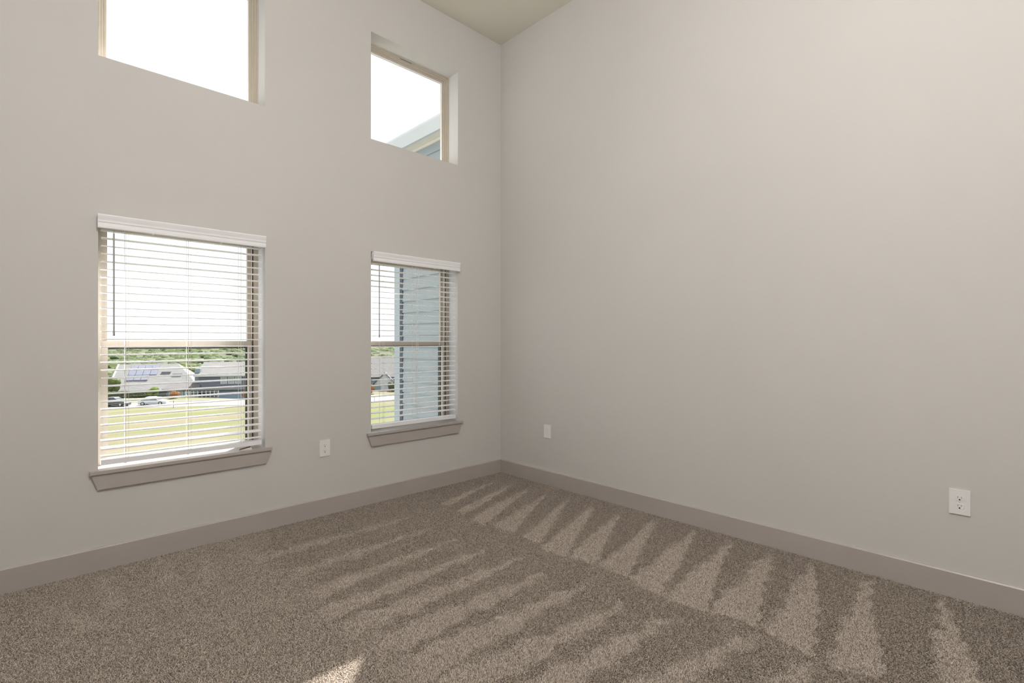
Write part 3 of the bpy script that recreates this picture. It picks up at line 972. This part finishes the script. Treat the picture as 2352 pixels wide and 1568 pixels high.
mk('gable_roof', bm, 'house_trim_dark', rC)
bm = new(); box(bm, -0.5, 1.3, -0.3, -0.2, -0.2, 0.75)
mk('garage_door', bm, 'house_white', rC)
bm = new(); gable_y(bm, 2.4, 6.0, -0.2, 4.0, 1.9, 4.3)
mk('side_gable_roof', bm, 'house_trim_dark', rC)
bm = new()
poly(bm, [(2.7, 0.2, -0.3), (5.7, 0.2, -0.3), (5.7, 0.2, 2.0), (4.2, 0.2, 4.0), (2.7, 0.2, 2.0),
          (2.7, 1.6, -0.3), (5.7, 1.6, -0.3), (5.7, 1.6, 2.0), (4.2, 1.6, 4.0), (2.7, 1.6, 2.0)],
     [(4, 3, 2, 1, 0), (5, 6, 7, 8, 9), (0, 1, 6, 5), (1, 2, 7, 6), (2, 3, 8, 7), (3, 4, 9, 8), (4, 0, 5, 9)])
mk('side_gable_wall', bm, 'house_white', rC)
house_window(rC, 4.2, 2.3, 0.8, 1.1, 0.2, 'window_dark', False)


# ------------------------------------------------------------------ outside: cars
def car(loc, rz, body_m, label, L_=4.5, W_=1.75, tall=0.0):
    r = empty('car', loc, rz)
    tag(r, label, 'car', 'cars parked along the street')
    # lower body: stations along the length (x, z of the shoulder line, half width)
    st = [(-L_ / 2, 0.62, 0.62), (-L_ / 2 + 0.12, 0.86, 0.76), (-L_ / 2 + 0.8, 0.93, 0.86), (-0.4, 0.90, 0.88), (0.9, 0.88, 0.88),
          (L_ / 2 - 0.7, 0.80, 0.85), (L_ / 2 - 0.15, 0.68, 0.74), (L_ / 2, 0.52, 0.60)]
    bm = new()
    rings = []
    for x, zs, hw in st:
        hw *= W_ / 1.76
        sec = [(-hw * 0.9, 0.20), (-hw, 0.34), (-hw, zs - 0.14 + tall * 0.3), (-hw * 0.90, zs + tall * 0.3), (hw * 0.90, zs + tall * 0.3), (hw, zs - 0.14 + tall * 0.3), (hw, 0.34), (hw * 0.9, 0.20)]
        rings.append([bm.verts.new((x, y, z)) for y, z in sec])
    for a, b in zip(rings, rings[1:]):
        for k in range(8):
            bm.faces.new((a[k], a[(k + 1) % 8], b[(k + 1) % 8], b[k]))
    bm.faces.new(rings[0][::-1]); bm.faces.new(rings[-1])
    mk('body', bm, body_m, r, smooth=True)
    # greenhouse
    base, top = 0.87 + tall * 0.3, 1.40 + tall
    bm = new()
    b0, b1, t0, t1 = -L_ / 2 + 0.55, L_ / 2 - 1.15, -L_ / 2 + 1.25, L_ / 2 - 2.05
    hw0, hw1 = W_ * 0.46, W_ * 0.36
    poly(bm, [(b0, -hw0, base), (b1, -hw0, base), (b1, hw0, base), (b0, hw0, base), (t0, -hw1, top), (t1, -hw1, top), (t1, hw1, top), (t0, hw1, top)],
         [(0, 3, 2, 1), (4, 5, 6, 7), (0, 1, 5, 4), (1, 2, 6, 5), (2, 3, 7, 6), (3, 0, 4, 7)])
    mk('windows', bm, 'car_glass', r)
    bm = new()
    lo = top - 0.10
    f = lambda a, b, t: a + (b - a) * t
    q = (lo - base) / (top - base)
    e_ = 0.012
    poly(bm, [(f(b0, t0, q) - e_, -f(hw0, hw1, q) - e_, lo), (f(b1, t1, q) + e_, -f(hw0, hw1, q) - e_, lo), (f(b1, t1, q) + e_, f(hw0, hw1, q) + e_, lo), (f(b0, t0, q) - e_, f(hw0, hw1, q) + e_, lo),
              (t0, -hw1, top + 0.03), (t1, -hw1, top + 0.03), (t1, hw1, top + 0.03), (t0, hw1, top + 0.03)],
         [(0, 3, 2, 1), (4, 5, 6, 7), (0, 1, 5, 4), (1, 2, 6, 5), (2, 3, 7, 6), (3, 0, 4, 7)])
    for side in (-1, 1):
        for xb, xt in ((b0, t0), (b1, t1), ((b0 + b1) / 2 - 0.1, (t0 + t1) / 2 - 0.05)):
            tube(bm, [(xb, side * (hw0 + 0.01), base - 0.02), (xt, side * (hw1 + 0.01), top)], 0.045, 5)
    mk('roof', bm, body_m, r)
    for sx in (-L_ / 2 + 0.85, L_ / 2 - 0.85):
        for side in (-1, 1):
            y0 = side * (W_ / 2 - 0.20)
            bm = new(); tube(bm, [(sx, y0, 0.32), (sx, y0 + side * 0.21, 0.32)], 0.32, 16)
            wh = mk('wheel', bm, 'tyre', r)
            bm = new(); tube(bm, [(sx, y0 + side * 0.205, 0.32), (sx, y0 + side * 0.225, 0.32)], 0.20, 12)
            mk('hub', bm, 'alloy', wh)
    for side in (-1, 1):
        bm = new(); box(bm, L_ / 2 - 0.30, L_ / 2 - 0.06, side * 0.62 - 0.14, side * 0.62 + 0.14, 0.56 + tall * 0.3, 0.70 + tall * 0.3)
        mk('headlight', bm, 'lamp_lens', r)


ST = RZ + R(12.5)
car(D(69.0, -49.3, GZ + 0.02), ST, 'car_white', 'white sedan parked on the street, seen side on through the left blind', 4.4)
car(D(67.6, -53.5, GZ + 0.02), ST - R(8), 'car_black', 'black car by the street, partly hidden by the left window frame', 4.5, 1.8, 0.12)


# ------------------------------------------------------------------ outside: planting and posts
def shrub(name, p, r_, m, label, cat, h=1.0, n=7):
    o = empty(name, p)
    o.scale = (K, K, K)
    tag(o, label, cat)
    bm = new()
    for k in range(n):
        a = random.uniform(0, 6.28)
        q = random.uniform(0, 0.55) * r_
        blob(bm, (math.cos(a) * q, math.sin(a) * q, r_ * h * random.uniform(0.45, 0.95)), r_ * random.uniform(0.4, 0.6), sub=2, rough=0.22)
    mk('foliage', bm, m, o)
    bm = new(); tube(bm, [(0, 0, -0.15), (0.02, 0, r_ * h * 0.6)], 0.05 * r_ + 0.02, 6)
    mk('stem', bm, 'bark', o)


def tree(p, h, r_, label):
    o = empty('tree', p)
    o.scale = (K, K, K)
    tag(o, label, 'tree', 'trees by the houses')
    bm = new()
    for k in range(14):
        a = random.uniform(0, 6.28)
        q = random.uniform(0, 0.7) * r_
        blob(bm, (math.cos(a) * q, math.sin(a) * q, h * random.uniform(0.45, 0.9)), r_ * random.uniform(0.35, 0.55), sub=2, rough=0.25)
    mk('crown', bm, 'tree_leaf', o)
    bm = new(); tube(bm, [(0, 0, -0.3), (0.05, 0, h * 0.35), (0, 0.05, h * 0.65)], 0.14, 7)
    mk('trunk', bm, 'bark', o)


tree(D(103, -65.8, -10.3), 5.2, 2.1, 'dark green tree between the solar roof and the blue house, nearer the solar roof')
tree(D(102, -60.0, -10.2), 5.4, 2.2, 'dark green tree beside the chimney of the two storey blue house')
tree(D(80.5, -64.2, GZ - 0.5), 3.1, 1.3, 'yellow green young tree at the left end of the solar roof house')
shrub('shrub', D(76.7, -55.0, GZ), 0.95, 'bush_leaf', 'round bright green bush in front of the solar roof', 'bush', 1.5)
shrub('orange_shrub', D(77.0, -51.9, GZ), 0.8, 'orange_leaf', 'orange leaved shrub behind the hood of the white sedan', 'bush')
shrub('orange_shrub', D(77.0, -40.8, GZ), 0.75, 'orange_leaf', 'orange leaved shrub beside the light blue garage door', 'bush', 1.3)
shrub('orange_shrub', D(83.5, -23.5, GZ), 0.85, 'orange_leaf', 'orange leaved shrub in the left edge of the corner window', 'bush', 1.4)
shrub('shrub', D(88, -20.6, GZ), 1.1, 'hedge_leaf', 'dark green shrub at the foot of the white gabled house', 'bush', 1.2)

bm = new()
for k in range(46):
    t = k / 45
    l = -62.8 + 6.6 * t
    c = D(78.6 + 0.22 * (l + 58) + random.uniform(-0.2, 0.2), l, GZ + 0.42)
    blob(bm, c, random.uniform(0.42, 0.62) * K, sub=2, rough=0.2)
tag(mk('hedge', bm, 'hedge_leaf'), 'low dark hedge line behind the white sedan', 'hedge', kind='stuff')


def fence(l0, l1, d0, d1, n, label):
    o = empty('fence', D(d0, l0, GZ))
    tag(o, label, 'fence')
    base = D(d0, l0, GZ)
    end = D(d1, l1, GZ) - base
    for k in range(n):
        p = end * (k / (n - 1))
        bm = new(); box(bm, p.x - 0.06, p.x + 0.06, p.y - 0.06, p.y + 0.06, -0.1, 1.15)
        mk('post', bm, 'house_white', o)
    for z in (0.35, 0.95):
        bm = new(); tube(bm, [(0, 0, z), (end.x, end.y, z)], 0.05, 4)
        mk('rail', bm, 'house_white', o)


fence(-51.2, -46.6, 78.6, 79.6, 9, 'low white picket fence left of the light blue garage door')


def pole(d, l, h, label):
    o = empty('marker_post', D(d, l, GZ))
    tag(o, label, 'post', 'thin posts along the street')
    bm = new(); tube(bm, [(0, 0, -0.1), (0, 0, h)], 0.035, 6)
    mk('shaft', bm, 'house_trim_dark', o)
    bm = new(); box(bm, -0.05, 0.05, -0.05, 0.05, h, h + 0.06)
    mk('cap', bm, 'house_trim_dark', o)


pole(65.8, -44.4, 1.15, 'thin dark post at the lawn edge right of the white sedan')
pole(72.2, -19.8, 1.0, 'thin dark post at the street edge seen in the corner window')

# scrub on the far rise: many low bushes, each a cluster of rough leaf masses
bm = new()
bmesh.ops.create_icosphere(bm, subdivisions=1, radius=1.0)
IV = np.array([v.co[:] for v in bm.verts])
IF = np.array([[v.index for v in f.verts] for f in bm.faces])
bm.free()
VV, FF = [], []
for k in range(760):
    d = random.choice((1, 2, 3))
    d = random.uniform(118, 200) if d == 1 else random.uniform(180, 330) if d == 2 else random.uniform(300, 500)
    l = random.uniform(-0.98, -0.05) * d
    rr = random.uniform(0.8, 1.9) * (0.7 + d / 500) * K
    c = D(d, l, ground_z(d, l))
    for q in range(7):
        a = random.uniform(0, 6.28)
        e_ = random.uniform(0, 1.7) * rr
        r_ = rr * random.uniform(0.35, 0.7) * rng.uniform(0.8, 1.2, (len(IV), 1))
        FF.append(IF + len(VV) * len(IV))
        VV.append(IV * r_ * (1.2, 1.2, 0.7) + (c.x + math.cos(a) * e_, c.y + math.sin(a) * e_, c.z + rr * random.uniform(0.0, 0.5)))
me = bpy.data.meshes.new('scrub')
me.from_pydata(np.concatenate(VV).tolist(), [], np.concatenate(FF).tolist())
me.polygons.foreach_set('use_smooth', [True] * len(me.polygons))
me.materials.append(MATS['scrub_leaf'])
so_ = bpy.data.objects.new('scrub', me)
COL.objects.link(so_)
tag(so_, 'low green scrub and trees covering the far rise', 'scrub', kind='stuff')
